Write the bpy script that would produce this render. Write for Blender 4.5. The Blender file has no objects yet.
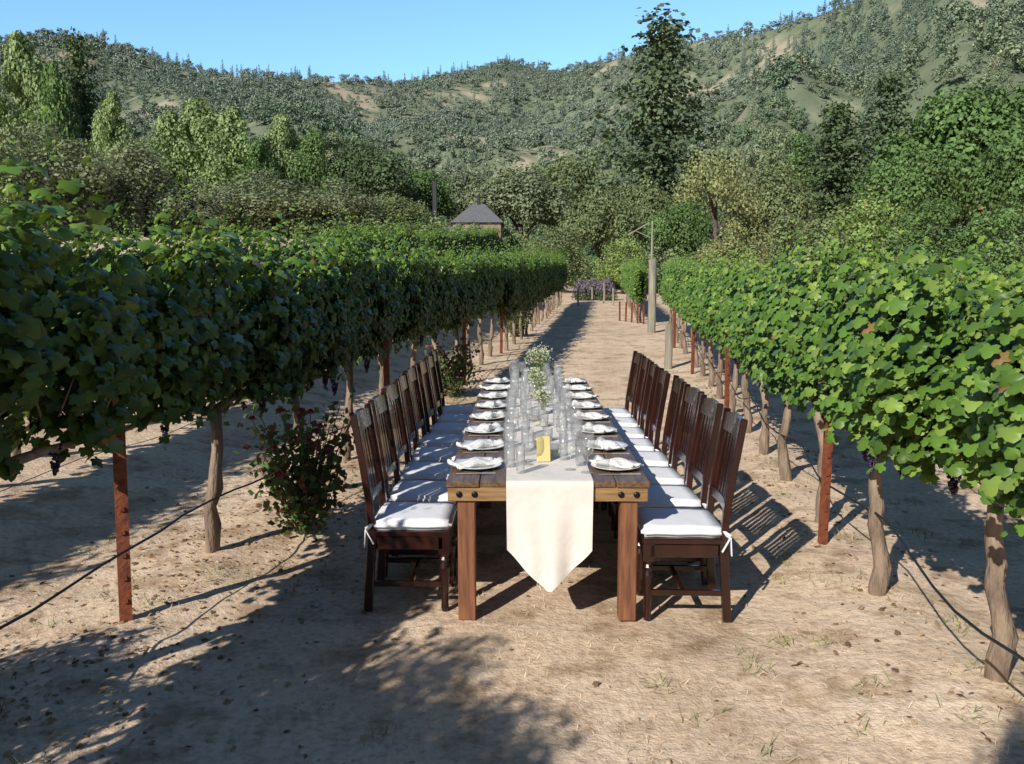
import bpy, bmesh, math, random
import numpy as np
from mathutils import Vector, Matrix
random.seed(5); rng = np.random.default_rng(7)
scene = bpy.context.scene; COL = scene.collection
R = math.radians
# ------------------------------------------------------------------ camera
F = 869.0; PITCH = R(6.76); YAW = R(0.66); CAMZ = 1.8
cam = bpy.data.cameras.new('camera'); cam.sensor_width = 36; cam.lens = F/1024*36; cam.clip_end = 5000; cam.clip_start = .05
co = bpy.data.objects.new('camera', cam); COL.objects.link(co)
co.location = (0, 0, CAMZ); co.rotation_euler = (math.pi/2-PITCH, 0, YAW); scene.camera = co
fwd = Vector((-math.sin(YAW)*math.cos(PITCH), math.cos(YAW)*math.cos(PITCH), -math.sin(PITCH)))
rgt = Vector((math.cos(YAW), math.sin(YAW), 0)); upv = rgt.cross(fwd)
def ray(px, py): return fwd + rgt*((px-512)/F) + upv*((382-py)/F)
def at(px, py, Y):
    r = ray(px, py); return Vector((0, 0, CAMZ)) + r*(Y/r.y)
# ------------------------------------------------------------------ light
SE, SA = R(32), R(32)
sd = Vector((math.sin(SA)*math.cos(SE), math.cos(SA)*math.cos(SE), -math.sin(SE)))
sl = bpy.data.lights.new('sun', 'SUN'); sl.energy = 5.0; sl.angle = R(.5); sl.color = (1, .96, .88)
so = bpy.data.objects.new('sun', sl); COL.objects.link(so); so.rotation_euler = sd.to_track_quat('-Z', 'Y').to_euler(); so.location = (-20, -40, 30)
w = bpy.data.worlds.new('World'); scene.world = w; w.use_nodes = True
nt = w.node_tree; bg = nt.nodes['Background']; sk = nt.nodes.new('ShaderNodeTexSky'); sk.sky_type = 'NISHITA'; sk.sun_disc = False
sk.sun_elevation = SE; sk.sun_rotation = math.pi+SA; sk.ozone_density = 2.0; sk.dust_density = .3; sk.air_density = 1.15
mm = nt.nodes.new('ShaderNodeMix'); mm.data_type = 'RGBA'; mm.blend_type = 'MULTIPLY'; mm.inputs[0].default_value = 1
# added gradient over world directions: sky brightened ahead, dimmed elsewhere to deepen shade
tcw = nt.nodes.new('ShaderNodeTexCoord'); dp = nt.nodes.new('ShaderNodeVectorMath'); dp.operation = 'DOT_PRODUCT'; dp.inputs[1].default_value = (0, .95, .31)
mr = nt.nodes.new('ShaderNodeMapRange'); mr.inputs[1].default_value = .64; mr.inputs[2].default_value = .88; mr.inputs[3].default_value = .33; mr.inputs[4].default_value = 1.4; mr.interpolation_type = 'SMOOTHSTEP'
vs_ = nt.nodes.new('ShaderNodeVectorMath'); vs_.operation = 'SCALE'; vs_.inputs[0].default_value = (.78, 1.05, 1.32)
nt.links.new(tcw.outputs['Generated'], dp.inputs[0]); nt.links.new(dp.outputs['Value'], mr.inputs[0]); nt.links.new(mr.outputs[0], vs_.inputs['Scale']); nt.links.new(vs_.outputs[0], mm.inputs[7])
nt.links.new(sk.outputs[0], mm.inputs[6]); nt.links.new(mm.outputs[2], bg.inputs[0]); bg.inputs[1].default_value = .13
scene.view_settings.view_transform = 'Standard'; scene.view_settings.look = 'None'; scene.view_settings.exposure = 0
# ------------------------------------------------------------------ noise
G = rng.random((256, 256))
def vn(x, y):
    x = np.asarray(x, float); y = np.asarray(y, float)
    xi = np.floor(x).astype(int); yi = np.floor(y).astype(int); fx = x-xi; fy = y-yi
    fx = fx*fx*(3-2*fx); fy = fy*fy*(3-2*fy)
    a = G[xi % 256, yi % 256]; b = G[(xi+1) % 256, yi % 256]; c = G[xi % 256, (yi+1) % 256]; d = G[(xi+1) % 256, (yi+1) % 256]
    return (a*(1-fx)+b*fx)*(1-fy)+(c*(1-fx)+d*fx)*fy
def fbm(x, y, o=4):
    s = 0; a = .5; f = 1
    for k in range(o): s = s+a*vn(x*f+17*k, y*f+31*k); a *= .5; f *= 2.03
    return s
LI, LS = -2.48, .10      # left row line  X = LI + LS*Y
RI, RS = 1.50, .108      # right row line
def gh(x, y):
    x = np.asarray(x, float); y = np.asarray(y, float)
    b = np.clip(.02*np.maximum(0, y-10), 0, 1.0)
    u = -(x-.1*y)-2.9
    u = np.clip(u, 0, 12)
    b = b+.17*u*u/(u+.5)+np.clip(.036*(y-8), 0, 1.1)*np.clip(u/2, 0, 1)
    return b
def gz(x, y): return float(gh(x, y))
# ------------------------------------------------------------------ materials
def newmat(name):
    m = bpy.data.materials.new(name); m.use_nodes = True; n = m.node_tree.nodes; l = m.node_tree.links
    return m, n, l, n['Principled BSDF']
def mat(name, c1, c2=None, scale=8, rough=.6, metal=0, bump=0, stretch=(1, 1, 1), detail=5, coat=0, spec=.5, bscale=None):
    m, n, l, p = newmat(name)
    c2 = c2 or tuple(v*.7 for v in c1)
    tc = n.new('ShaderNodeTexCoord'); mp = n.new('ShaderNodeMapping'); mp.inputs['Scale'].default_value = stretch
    nz = n.new('ShaderNodeTexNoise'); nz.inputs['Scale'].default_value = scale; nz.inputs['Detail'].default_value = detail
    rp = n.new('ShaderNodeValToRGB'); rp.color_ramp.elements[0].position = .32; rp.color_ramp.elements[1].position = .68
    rp.color_ramp.elements[0].color = (*c2, 1); rp.color_ramp.elements[1].color = (*c1, 1)
    l.new(tc.outputs['Object'], mp.inputs[0]); l.new(mp.outputs[0], nz.inputs[0]); l.new(nz.outputs[0], rp.inputs[0]); l.new(rp.outputs[0], p.inputs['Base Color'])
    p.inputs['Roughness'].default_value = rough; p.inputs['Metallic'].default_value = metal; p.inputs['Coat Weight'].default_value = coat
    p.inputs['Specular IOR Level'].default_value = spec
    if bump:
        b = n.new('ShaderNodeBump'); b.inputs['Strength'].default_value = bump; b.inputs['Distance'].default_value = .02
        nb = n.new('ShaderNodeTexNoise'); nb.inputs['Scale'].default_value = bscale or scale*3; nb.inputs['Detail'].default_value = 4
        l.new(mp.outputs[0], nb.inputs[0]); l.new(nb.outputs[0], b.inputs['Height']); l.new(b.outputs[0], p.inputs['Normal'])
    return m
def leafmat(name, trans=.3, rough=.5, spec=.4):
    m, n, l, p = newmat(name)
    a = n.new('ShaderNodeAttribute'); a.attribute_name = 'tint'
    l.new(a.outputs['Color'], p.inputs['Base Color']); p.inputs['Roughness'].default_value = rough; p.inputs['Specular IOR Level'].default_value = spec
    if trans:
        t = n.new('ShaderNodeBsdfTranslucent'); mx = n.new('ShaderNodeMixShader'); mx.inputs[0].default_value = trans
        mc = n.new('ShaderNodeMix'); mc.data_type = 'RGBA'; mc.blend_type = 'MULTIPLY'; mc.inputs[0].default_value = 1
        l.new(a.outputs['Color'], mc.inputs[6]); mc.inputs[7].default_value = (1.5, 1.35, .6, 1); l.new(mc.outputs[2], t.inputs[0])
        l.new(p.outputs[0], mx.inputs[1]); l.new(t.outputs[0], mx.inputs[2]); l.new(mx.outputs[0], n['Material Output'].inputs[0])
    return m
M = {}
M['vine'] = leafmat('vine_leaf', .14, .45, .4)
M['leaf'] = leafmat('tree_leaf', .2, .6, .25)
M['far'] = leafmat('far_leaf', 0, .8, .1)
M['petal'] = leafmat('petal', .3, .6, .3)
M['litter'] = leafmat('litter', 0, .8, .1)
M['bark'] = mat('vine_bark', (.38, .28, .20), (.15, .105, .075), 14, .9, bump=1, stretch=(1, 1, .22), bscale=45)
M['treebark'] = mat('tree_bark', (.16, .13, .10), (.06, .05, .04), 6, .9, bump=.6)
M['rust'] = mat('rusty_steel', (.30, .085, .035), (.14, .04, .02), 22, .75, metal=.1, bump=.3)
M['greywood'] = mat('weathered_wood', (.36, .34, .27), (.20, .18, .14), 12, .9, bump=.6, stretch=(1, 1, .12))
M['mahog'] = mat('mahogany', (.040, .0105, .007), (.014, .0055, .0045), 9, .23, coat=.25, stretch=(1, 1, .25), bump=.05)
M['cloth'] = mat('white_cloth', (.86, .86, .89), (.80, .80, .83), 6, .9, bump=.25, bscale=9)
M['linen'] = mat('runner_linen', (.80, .74, .68), (.75, .68, .62), 7, .95, bump=.3, bscale=14)
M['napkin'] = mat('napkin_linen', (.82, .81, .78), (.74, .73, .70), 20, .95, bump=.3)
M['top'] = mat('table_top_wood', (.20, .115, .06), (.08, .043, .025), 7, .45, stretch=(9, .7, 9), bump=.15)
M['apron'] = mat('apron_wood', (.38, .225, .095), (.18, .095, .042), 6, .55, stretch=(.9, 6, 9), bump=.15)
M['legwood'] = mat('leg_wood', (.27, .11, .05), (.13, .05, .026), 6, .55, stretch=(8, 8, .8), bump=.15)
M['bolt'] = mat('dark_iron', (.03, .028, .026), None, 20, .45, metal=.8)
M['silver'] = mat('silver', (.80, .79, .77), (.70, .69, .68), 30, .38, metal=.85)
M['china'] = mat('china', (.78, .78, .77), (.75, .75, .74), 5, .15)
M['yellow'] = mat('yellow_card', (.74, .62, .26), (.68, .56, .22), 12, .7)
M['hose'] = mat('black_hose', (.02, .02, .021), None, 10, .5)
M['wire'] = mat('wire', (.3, .29, .28), None, 10, .4, metal=.8)
M['stem'] = mat('green_stem', (.10, .16, .04), None, 10, .7)
M['grape'] = mat('grape_skin', (.045, .02, .06), (.02, .012, .03), 30, .4)
M['wax'] = mat('candle_wax', (.8, .74, .6), None, 8, .5)
M['stone'] = mat('clod', (.58, .44, .31), (.38, .28, .19), 9, .95)
M['roofm'] = mat('roof_slate', (.19, .185, .195), (.12, .12, .13), 4, .7, stretch=(1, 1, 5))
M['brick'] = mat('house_wall', (.40, .28, .21), (.28, .19, .14), 3, .85)
M['darkmetal'] = mat('dark_metal', (.03, .03, .032), None, 10, .5)
M['pane'] = mat('window_glass', (.03, .04, .05), None, 2, .08)
M['trim'] = mat('trim', (.42, .40, .36), None, 6, .6)
# thin clear glass
m, n, l, p = newmat('clear_glass')
tr = n.new('ShaderNodeBsdfTransparent'); tr.inputs[0].default_value = (.99, .992, .99, 1); gl = n.new('ShaderNodeBsdfGlossy'); gl.inputs['Roughness'].default_value = .07
fr = n.new('ShaderNodeLayerWeight'); fr.inputs[0].default_value = .25; ad = n.new('ShaderNodeMath'); ad.operation = 'MULTIPLY_ADD'; ad.inputs[1].default_value = .6; ad.inputs[2].default_value = .06
df = n.new('ShaderNodeBsdfTranslucent'); df.inputs[0].default_value = (.98, .98, .96, 1); d2 = n.new('ShaderNodeBsdfDiffuse'); d2.inputs[0].default_value = (.98, .98, .96, 1)
m1 = n.new('ShaderNodeMixShader'); m1.inputs[0].default_value = .6; l.new(df.outputs[0], m1.inputs[1]); l.new(d2.outputs[0], m1.inputs[2])
mx = n.new('ShaderNodeMixShader'); l.new(fr.outputs['Facing'], ad.inputs[0]); l.new(ad.outputs[0], mx.inputs[0]); l.new(tr.outputs[0], mx.inputs[1]); l.new(gl.outputs[0], mx.inputs[2])
m3 = n.new('ShaderNodeMixShader'); m3.inputs[0].default_value = .11; l.new(mx.outputs[0], m3.inputs[1]); l.new(m1.outputs[0], m3.inputs[2])
l.new(m3.outputs[0], n['Material Output'].inputs[0]); M['glass'] = m
# ground
m, n, l, p = newmat('dry_soil')
tc = n.new('ShaderNodeTexCoord')
def noise(sc, det=6, st=None):
    q = n.new('ShaderNodeTexNoise'); q.inputs['Scale'].default_value = sc; q.inputs['Detail'].default_value = det; q.inputs['Roughness'].default_value = .62
    if st:
        mp = n.new('ShaderNodeMapping'); mp.inputs['Scale'].default_value = st; l.new(tc.outputs['Object'], mp.inputs[0]); l.new(mp.outputs[0], q.inputs[0])
    else: l.new(tc.outputs['Object'], q.inputs[0])
    return q
def ramp(src, stops):
    r = n.new('ShaderNodeValToRGB'); e = r.color_ramp.elements
    e[0].position, e[0].color = stops[0][0], (*stops[0][1], 1); e[1].position, e[1].color = stops[-1][0], (*stops[-1][1], 1)
    for s in stops[1:-1]:
        k = e.new(s[0]); k.color = (*s[1], 1)
    l.new(src.outputs[0], r.inputs[0]); return r
def mixc(a, b, f, mode='MIX'):
    q = n.new('ShaderNodeMix'); q.data_type = 'RGBA'; q.blend_type = mode
    if isinstance(f, float): q.inputs[0].default_value = f
    else: l.new(f, q.inputs[0])
    l.new(a, q.inputs[6]); l.new(b, q.inputs[7]); return q
big = ramp(noise(.9, 5), [(.3, (.60, .435, .30)), (.5, (.80, .60, .43)), (.72, (.90, .705, .53))])
fine = ramp(noise(26, 8), [(.28, (.56, .51, .46)), (.5, (.98, .98, .97)), (.75, (1.18, 1.18, 1.18))])
c0 = mixc(big.outputs[0], fine.outputs[0], .85, 'MULTIPLY')
dk = ramp(noise(3.2, 7), [(.37, (.62, .57, .51)), (.49, (1, 1, 1)), (.9, (1, 1, 1))]); c1 = mixc(c0.outputs[2], dk.outputs[0], .9, 'MULTIPLY')
straw = ramp(noise(60, 3, (1, .22, 1)), [(.55, (0, 0, 0)), (.72, (1, 1, 1))]); strawm = ramp(noise(1.6, 4), [(.45, (0, 0, 0)), (.65, (.4, .4, .4))])
sm = n.new('ShaderNodeMath'); sm.operation = 'MULTIPLY'; l.new(straw.outputs[0], sm.inputs[0]); l.new(strawm.outputs[0], sm.inputs[1])
sc_ = n.new('ShaderNodeRGB'); sc_.outputs[0].default_value = (.84, .70, .50, 1)
c2 = mixc(c1.outputs[2], sc_.outputs[0], sm.outputs[0])
gm = ramp(noise(.55, 5), [(.57, (0, 0, 0)), (.78, (.4, .4, .4))]); gc = n.new('ShaderNodeRGB'); gc.outputs[0].default_value = (.33, .30, .14, 1)
c3 = mixc(c2.outputs[2], gc.outputs[0], gm.outputs[0]); l.new(c3.outputs[2], p.inputs['Base Color'])
p.inputs['Roughness'].default_value = .95; p.inputs['Specular IOR Level'].default_value = .1
b1 = n.new('ShaderNodeBump'); b1.inputs['Distance'].default_value = .03; b1.inputs['Strength'].default_value = .65
b2 = n.new('ShaderNodeBump'); b2.inputs['Distance'].default_value = .012; b2.inputs['Strength'].default_value = .65
l.new(noise(14, 8).outputs[0], b1.inputs['Height']); l.new(noise(70, 6).outputs[0], b2.inputs['Height']); l.new(b1.outputs[0], b2.inputs['Normal']); l.new(b2.outputs[0], p.inputs['Normal'])
M['soil'] = m
m, n, l, p = newmat('hill_ground'); tc = n.new('ShaderNodeTexCoord')
at_ = n.new('ShaderNodeAttribute'); at_.attribute_name = 'tint'
hr = ramp(noise(.12, 8), [(.3, (.7, .72, .7)), (.7, (1.2, 1.15, 1.1))]); hm = mixc(at_.outputs['Color'], hr.outputs[0], .9, 'MULTIPLY'); l.new(hm.outputs[2], p.inputs['Base Color'])
p.inputs['Roughness'].default_value = 1; p.inputs['Specular IOR Level'].default_value = 0; M['hill'] = m
# ------------------------------------------------------------------ mesh helpers
def tag(o, label, cat, group=None, kind=None):
    o['label'] = label; o['category'] = cat
    if group: o['group'] = group
    if kind: o['kind'] = kind
    return o
def empty(name, loc=(0, 0, 0), rz=0):
    o = bpy.data.objects.new(name, None); o.empty_display_size = .1; COL.objects.link(o); o.location = loc; o.rotation_euler = (0, 0, rz); return o
def link(name, me, parent=None):
    o = bpy.data.objects.new(name, me); COL.objects.link(o)
    if parent: o.parent = parent
    return o
def dup(o, parent=None):
    c = o.copy(); COL.objects.link(c)
    if parent: c.parent = parent
    for ch in list(o.children): dup(ch, c)
    return c
def npmesh(name, V, Fc, mt, tint=None, smooth=False):
    me = bpy.data.meshes.new(name); V = np.asarray(V, np.float32); Fc = np.asarray(Fc, np.int32)
    k = Fc.shape[1]; me.vertices.add(len(V)); me.vertices.foreach_set('co', V.ravel())
    me.loops.add(Fc.size); me.loops.foreach_set('vertex_index', Fc.ravel())
    me.polygons.add(len(Fc)); me.polygons.foreach_set('loop_start', np.arange(len(Fc), dtype=np.int32)*k)
    if smooth: me.polygons.foreach_set('use_smooth', np.ones(len(Fc), bool))
    me.update(calc_edges=True)
    if tint is not None:
        a = me.attributes.new('tint', 'FLOAT_COLOR', 'POINT'); c = np.ones((len(V), 4), np.float32); c[:, :3] = tint; a.data.foreach_set('color', c.ravel())
    me.materials.append(mt); return me
def bmbox(bm, c, s, rot=None):
    r = bmesh.ops.create_cube(bm, size=1); vs = r['verts']
    for v in vs:
        q = Vector((v.co.x*s[0], v.co.y*s[1], v.co.z*s[2]))
        if rot: q = rot @ q
        v.co = q+Vector(c)
    return vs
def bmbar(bm, p0, p1, wx, wy, hint=(1, 0, 0)):
    p0 = Vector(p0); p1 = Vector(p1); z = (p1-p0).normalized(); x = Vector(hint); x = (x-z*x.dot(z)).normalized(); y = z.cross(x)
    bmbox(bm, (p0+p1)/2, (wx, wy, (p1-p0).length), Matrix((x, y, z)).transposed())
def bmtube(bm, pts, rad, nn=8):
    pts = [Vector(q) for q in pts]; rings = []
    if not hasattr(rad, '__len__'): rad = [rad]*len(pts)
    ref = Vector((1, 0, 0))
    for i, q in enumerate(pts):
        d = (pts[min(i+1, len(pts)-1)]-pts[max(i-1, 0)]).normalized()
        x = ref-d*ref.dot(d)
        if x.length < .05: x = Vector((0, 1, 0))-d*d.y
        x.normalize(); ref = x; y = d.cross(x)
        rings.append([bm.verts.new(q+(x*math.cos(2*math.pi*k/nn)+y*math.sin(2*math.pi*k/nn))*rad[i]) for k in range(nn)])
    for a, b in zip(rings, rings[1:]):
        for k in range(nn): bm.faces.new((a[k], a[(k+1) % nn], b[(k+1) % nn], b[k]))
    bm.faces.new(rings[0][::-1]); bm.faces.new(rings[-1])
def bmlathe(bm, prof, nn=24, off=(0, 0, 0), cap=(False, False)):
    rings = []
    for r, z in prof:
        rings.append([bm.verts.new((off[0]+r*math.cos(2*math.pi*k/nn), off[1]+r*math.sin(2*math.pi*k/nn), off[2]+z)) for k in range(nn)])
    for a, b in zip(rings, rings[1:]):
        for k in range(nn): bm.faces.new((a[k], a[(k+1) % nn], b[(k+1) % nn], b[k]))
    if cap[0]: bm.faces.new(rings[0][::-1])
    if cap[1]: bm.faces.new(rings[-1])
def fin(bm, name, mt, parent=None, bevel=0, smooth=False, seg=1):
    if bevel: bmesh.ops.bevel(bm, geom=bm.edges[:], offset=bevel, segments=seg, affect='EDGES', clamp_overlap=True)
    bmesh.ops.recalc_face_normals(bm, faces=bm.faces)
    me = bpy.data.meshes.new(name); bm.to_mesh(me); bm.free(); me.materials.append(mt)
    if smooth: me.polygons.foreach_set('use_smooth', [True]*len(me.polygons))
    return link(name, me, parent)
NB = bmesh.new
def nrm(a): return a/(np.linalg.norm(a, axis=1, keepdims=True)+1e-9)
# leaf templates: V(k,3), F(m,3)
half = [(.20, -.13), (.46, -.06), (.41, .13), (.60, .36), (.54, .50), (.33, .53), (.25, .80)]
out = [(0, .06)]+half+[(0, 1.0)]+[(-a, b) for a, b in half[::-1]]
LV = np.array([(0, .38, .10)]+[(a, b, -.38*a*a-.22*(b-.4)**2+.05*math.sin(9*b+5*a)) for a, b in out])
LF = np.array([(0, 1+i, 1+(i+1) % len(out)) for i in range(len(out))])
CV = np.array([(0, 0, 0), (.42, .5, .05), (0, 1, 0), (-.42, .5, .05)]); CF = np.array([(0, 1, 2, 3)])
def leaves(P, N, T, S, tint, tv=LV, tf=LF, wob=None):
    N = nrm(N); T = nrm(T-N*np.sum(T*N, 1, keepdims=True)); B = np.cross(T, N)
    zs = 1.0 if wob is None else wob[:, None, None]
    xs__ = 1.0 if wob is None else (.75+.5*np.abs(np.sin(wob*37.0)))[:, None, None]
    V = P[:, None]+S[:, None, None]*(xs__*tv[None, :, 0, None]*B[:, None]+tv[None, :, 1, None]*T[:, None]+zs*tv[None, :, 2, None]*N[:, None])
    Fc = tf[None]+(np.arange(len(P))*len(tv))[:, None, None]
    return V.reshape(-1, 3), Fc.reshape(-1, tf.shape[1]), np.repeat(tint, len(tv), axis=0)
def cat(parts):
    o = 0; Vs, Fs, Ts = [], [], []
    for v, f, t in parts: Vs.append(v); Fs.append(f+o); Ts.append(t); o += len(v)
    return np.concatenate(Vs), np.concatenate(Fs), np.concatenate(Ts)
ORDW = 'nearest second third fourth fifth sixth seventh eighth ninth tenth eleventh twelfth thirteenth fourteenth fifteenth sixteenth seventeenth eighteenth nineteenth twentieth'.split()
T1 = ['twenty', 'thirty']
def ordw(i):
    if i < 20: return ORDW[i]
    k = i+1; t = T1[k//10-2]
    if k % 10 == 0: return t[:-1]+'ieth'
    return t+'-'+['', 'first', 'second', 'third', 'fourth', 'fifth', 'sixth', 'seventh', 'eighth', 'ninth'][k % 10]
# ------------------------------------------------------------------ ground
def seg(*a):
    o = []
    for s, e, st in a: o += list(np.arange(s, e, st))
    return np.array(o)
xs = seg((-420, -40, 20), (-40, -8, 1), (-8, -3.5, .2), (-3.5, 4.2, .06), (4.2, 12, .3), (12, 40, 1.4), (40, 421, 20))
ys = seg((-60, 0, 4), (0, 2.6, .2), (2.6, 8, .06), (8, 16, .14), (16, 44, .4), (44, 161, 3))
X, Y = np.meshgrid(xs, ys); Z = gh(X, Y)
near = np.clip((30-Y)/20, 0, 1)*np.clip((12-np.abs(X))/5, 0, 1)*np.clip((Y+5)/3, 0, 1)
rel = (fbm(X*1.3, Y*1.3, 3)-.45)*.06+(fbm(X*6, Y*6, 4)-.45)*.05*np.clip(fbm(X*.7+9, Y*.7, 2)*2-.45, .15, 1)
for I, S in ((LI, LS), (RI, RS)):
    d = X-(I+S*Y); rel += .06*np.exp(-(d/.45)**2)+.035*(fbm(X*9+5, Y*9, 3)-.45)*np.exp(-(d/.8)**2)
Z = Z+rel*near
nx, ny = len(xs), len(ys); idx = np.arange(nx*ny).reshape(ny, nx)
Fq = np.stack([idx[:-1, :-1], idx[:-1, 1:], idx[1:, 1:], idx[1:, :-1]], -1).reshape(-1, 4)
o = link('ground', npmesh('ground', np.stack([X, Y, Z], -1).reshape(-1, 3), Fq, M['soil'], smooth=True)); o['kind'] = 'structure'
def ground_at(x, y):
    i = np.clip(np.searchsorted(ys, y), 1, ny-1); j = np.clip(np.searchsorted(xs, x), 1, nx-1); return np.minimum(Z[i, j], Z[i-1, j-1])
# ------------------------------------------------------------------ hills
sky = [(-500, -40), (-200, 0), (0, 24), (60, 21), (130, 36), (210, 62), (300, 66), (400, 74), (470, 62), (510, 52), (560, 62), (620, 45), (680, 30), (760, 18), (830, -5), (920, -40), (1024, -75), (1300, -120), (1700, -140)]
AZ = []; EL = []
for a, b in sky:
    r = ray(a, b); AZ.append(math.atan2(r.x, r.y)); EL.append(r.z/math.hypot(r.x, r.y))
def hillz(az, r):
    R0 = np.interp(az, [-.7, -.3, 0, .25, .6], [520, 600, 760, 560, 430])
    H = CAMZ+R0*np.interp(az, AZ, EL)-8
    t = np.clip((r-105)/(R0-105), 0, 1.3); tt = np.minimum(t, 1)
    s = tt**1.25*(1-.25*(tt*(1-tt))*2)
    x = r*np.sin(az); y = r*np.cos(az); env = np.clip(tt*(1-tt)*4, 0, 1)
    nz = (fbm(x*.010+3, y*.010+8, 4)-.47)*H*.36*env
    fold = (vn(az*11+20, r*.004+4)-.5)*H*.22*env
    return -.5+H*s+nz+fold-np.maximum(0, t-1)*H*.4
def dens(x, y): return fbm(x*.034+40, y*.034+5, 4)
azs = np.linspace(-.85, .85, 300); rs = np.linspace(100, 950, 220)
A, RR = np.meshgrid(azs, rs); HZ = hillz(A, RR); V = np.stack([RR*np.sin(A), RR*np.cos(A), HZ], -1).reshape(-1, 3)
tanm = np.clip((.37-dens(V[:, 0], V[:, 1]))/.10, 0, 1)[:, None]*np.clip((V[:, 1:2]-230)/120, 0, 1)
HT = np.array([.18, .215, .145])*(1-tanm)+np.array([.42, .37, .28])*tanm
idx = np.arange(300*220).reshape(220, 300); Fq = np.stack([idx[:-1, :-1], idx[:-1, 1:], idx[1:, 1:], idx[1:, :-1]], -1).reshape(-1, 4)
o = link('hills', npmesh('hills', V, Fq, M['hill'], HT, smooth=True)); o['kind'] = 'structure'
# ------------------------------------------------------------------ trees: prototypes in unit space (height 1, width 1)
def rdir(k):
    return nrm(rng.normal(size=(k, 3)))
def clumps(cs, rr, nper, size, nr=.6):
    P = []; N = []; T = []; S = []; t = []
    for c, r in zip(cs, rr):
        d = rdir(nper); f = (.5+.55*rng.random(nper)**.7)
        P.append(np.array(c)+d*(r*f)[:, None]*np.array([1, 1, .85])); N.append(d*.9+rdir(nper)*nr+np.array([0, 0, .3])); T.append(rdir(nper)+np.array([0, 0, -.4]))
        S.append(size*(.6+.8*rng.random(nper))); t.append((.78+.44*rng.random())*(.78+.44*rng.random(nper)))
    return np.concatenate(P), np.concatenate(N), np.concatenate(T), np.concatenate(S), np.concatenate(t)
def shape_pts(kind, q=1.0, loose=False):
    nr = .6 if q >= .9 else .25
    if kind == 'broad':
        k = int((30 if loose else 46)*min(1.3, max(q, .3))); d = rdir(k); d[:, 2] = np.abs(d[:, 2])*1.1-.45*rng.random(k); rad = .62+.38*rng.random(k)
        cs = np.array([0, 0, .56])+d*rad[:, None]*np.array([.37, .37, .34]); rr = .09+.08*rng.random(k)
        return clumps(cs, rr, int((70 if loose else 150)*q), .033*q**-.48*(.85 if loose else 1), nr)
    if kind == 'shrub':
        k = int(48*min(1.2, max(q, .3))); d = rdir(k); d[:, 2] = np.abs(d[:, 2]); rad = .55+.45*rng.random(k)
        cs = np.array([0, 0, .1])+d*rad[:, None]*np.array([.40, .40, .74]); rr = .09+.08*rng.random(k)
        return clumps(cs, rr, int(150*q), .030*q**-.5, nr)
    if kind == 'spire':
        k = int(60*min(1.2, max(q, .4))); z = .06+.9*rng.random(k)**1.05; pr = np.sin(np.clip((1-z)*1.5, 0, 1)*math.pi/2)*np.clip(z*4+.3, .4, 1)
        a = rng.random(k)*6.28; rad = pr*.40*(.3+.7*rng.random(k))
        cs = np.stack([rad*np.cos(a), rad*np.sin(a), z], 1); rr = .04+.11*pr
        return clumps(cs, rr, int(130*q), .030*q**-.5, nr)
    if kind == 'fir':
        q = min(q, 1); P = []; N = []; T = []; S = []; t = []
        for z in np.linspace(.05, .97, int(42*max(q, .3))):
            R0 = .5*(1-z)**.75*(.5+.6*rng.random())+.012
            for a in np.arange(0, 6.28, 6.28/(7 if z < .75 else 5))+rng.random()*6:
                L = R0*(.3+.8*rng.random()); kk = max(3, int(52*q*(.35+L*2.4))); u = (np.arange(kk)+rng.random(kk))/kk; dz = rng.normal()*.012
                p = np.stack([L*u*math.cos(a), L*u*math.sin(a), z+dz+.03*u-.05*L*2*u*u], 1)+rng.normal(size=(kk, 3))*np.array([.022, .022, .008])
                P.append(p); N.append(rdir(kk)*.7+np.array([math.cos(a)*.5, math.sin(a)*.5, .6])); T.append(np.tile([math.cos(a), math.sin(a), -.5], (kk, 1))+rdir(kk)*.8)
                S.append(.019*q**-.6*(.6+.7*rng.random(kk))); t.append((.75+.5*rng.random())*(.8+.4*rng.random(kk)))
        return tuple(np.concatenate(v) for v in (P, N, T, S, t))
crown_cache = {}
def crown(kind, col, col2, var):
    key = (kind, col, var)
    if key not in crown_cache:
        P, N, T, S, t = shape_pts(kind, 2.0 if kind == 'broad' else 1.6, var == 2); c = np.array(col)[None]*t[:, None]; mixm = rng.random(len(t))[:, None]**2.0
        c = (c*(1-mixm)+np.array(col2)[None]*mixm*t[:, None])*1.75
        crown_cache[key] = npmesh('crown', *leaves(P, N, T, S, c, CV, CF)[:2], M['leaf'], np.repeat(c, 4, axis=0))
    return crown_cache[key]
trunk_cache = {}
def trunkmesh(kind):
    if kind not in trunk_cache:
        bm = NB(); rt = {'shrub': .02, 'fir': .012}.get(kind, .028)
        top = .93 if kind in ('fir', 'spire') else .7
        bmtube(bm, [(0, 0, -.03), (.01, 0, .2), (-.01, .01, .5), (0, 0, top)], [rt*1.3, rt, rt*.7, rt*.15], 7)
        if kind in ('broad', 'shrub'):
            for k in range(8):
                a = k*2.4; z0 = .12+.05*k; bmtube(bm, [(0, 0, z0), (.16*math.cos(a), .16*math.sin(a), z0+.14), (.32*math.cos(a), .32*math.sin(a), z0+.22)], [rt*.6, rt*.4, rt*.12], 5)
        ob = fin(bm, 'trunk', M['treebark'], smooth=True); trunk_cache[kind] = ob.data; bpy.data.objects.remove(ob)
    return trunk_cache[kind]
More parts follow.
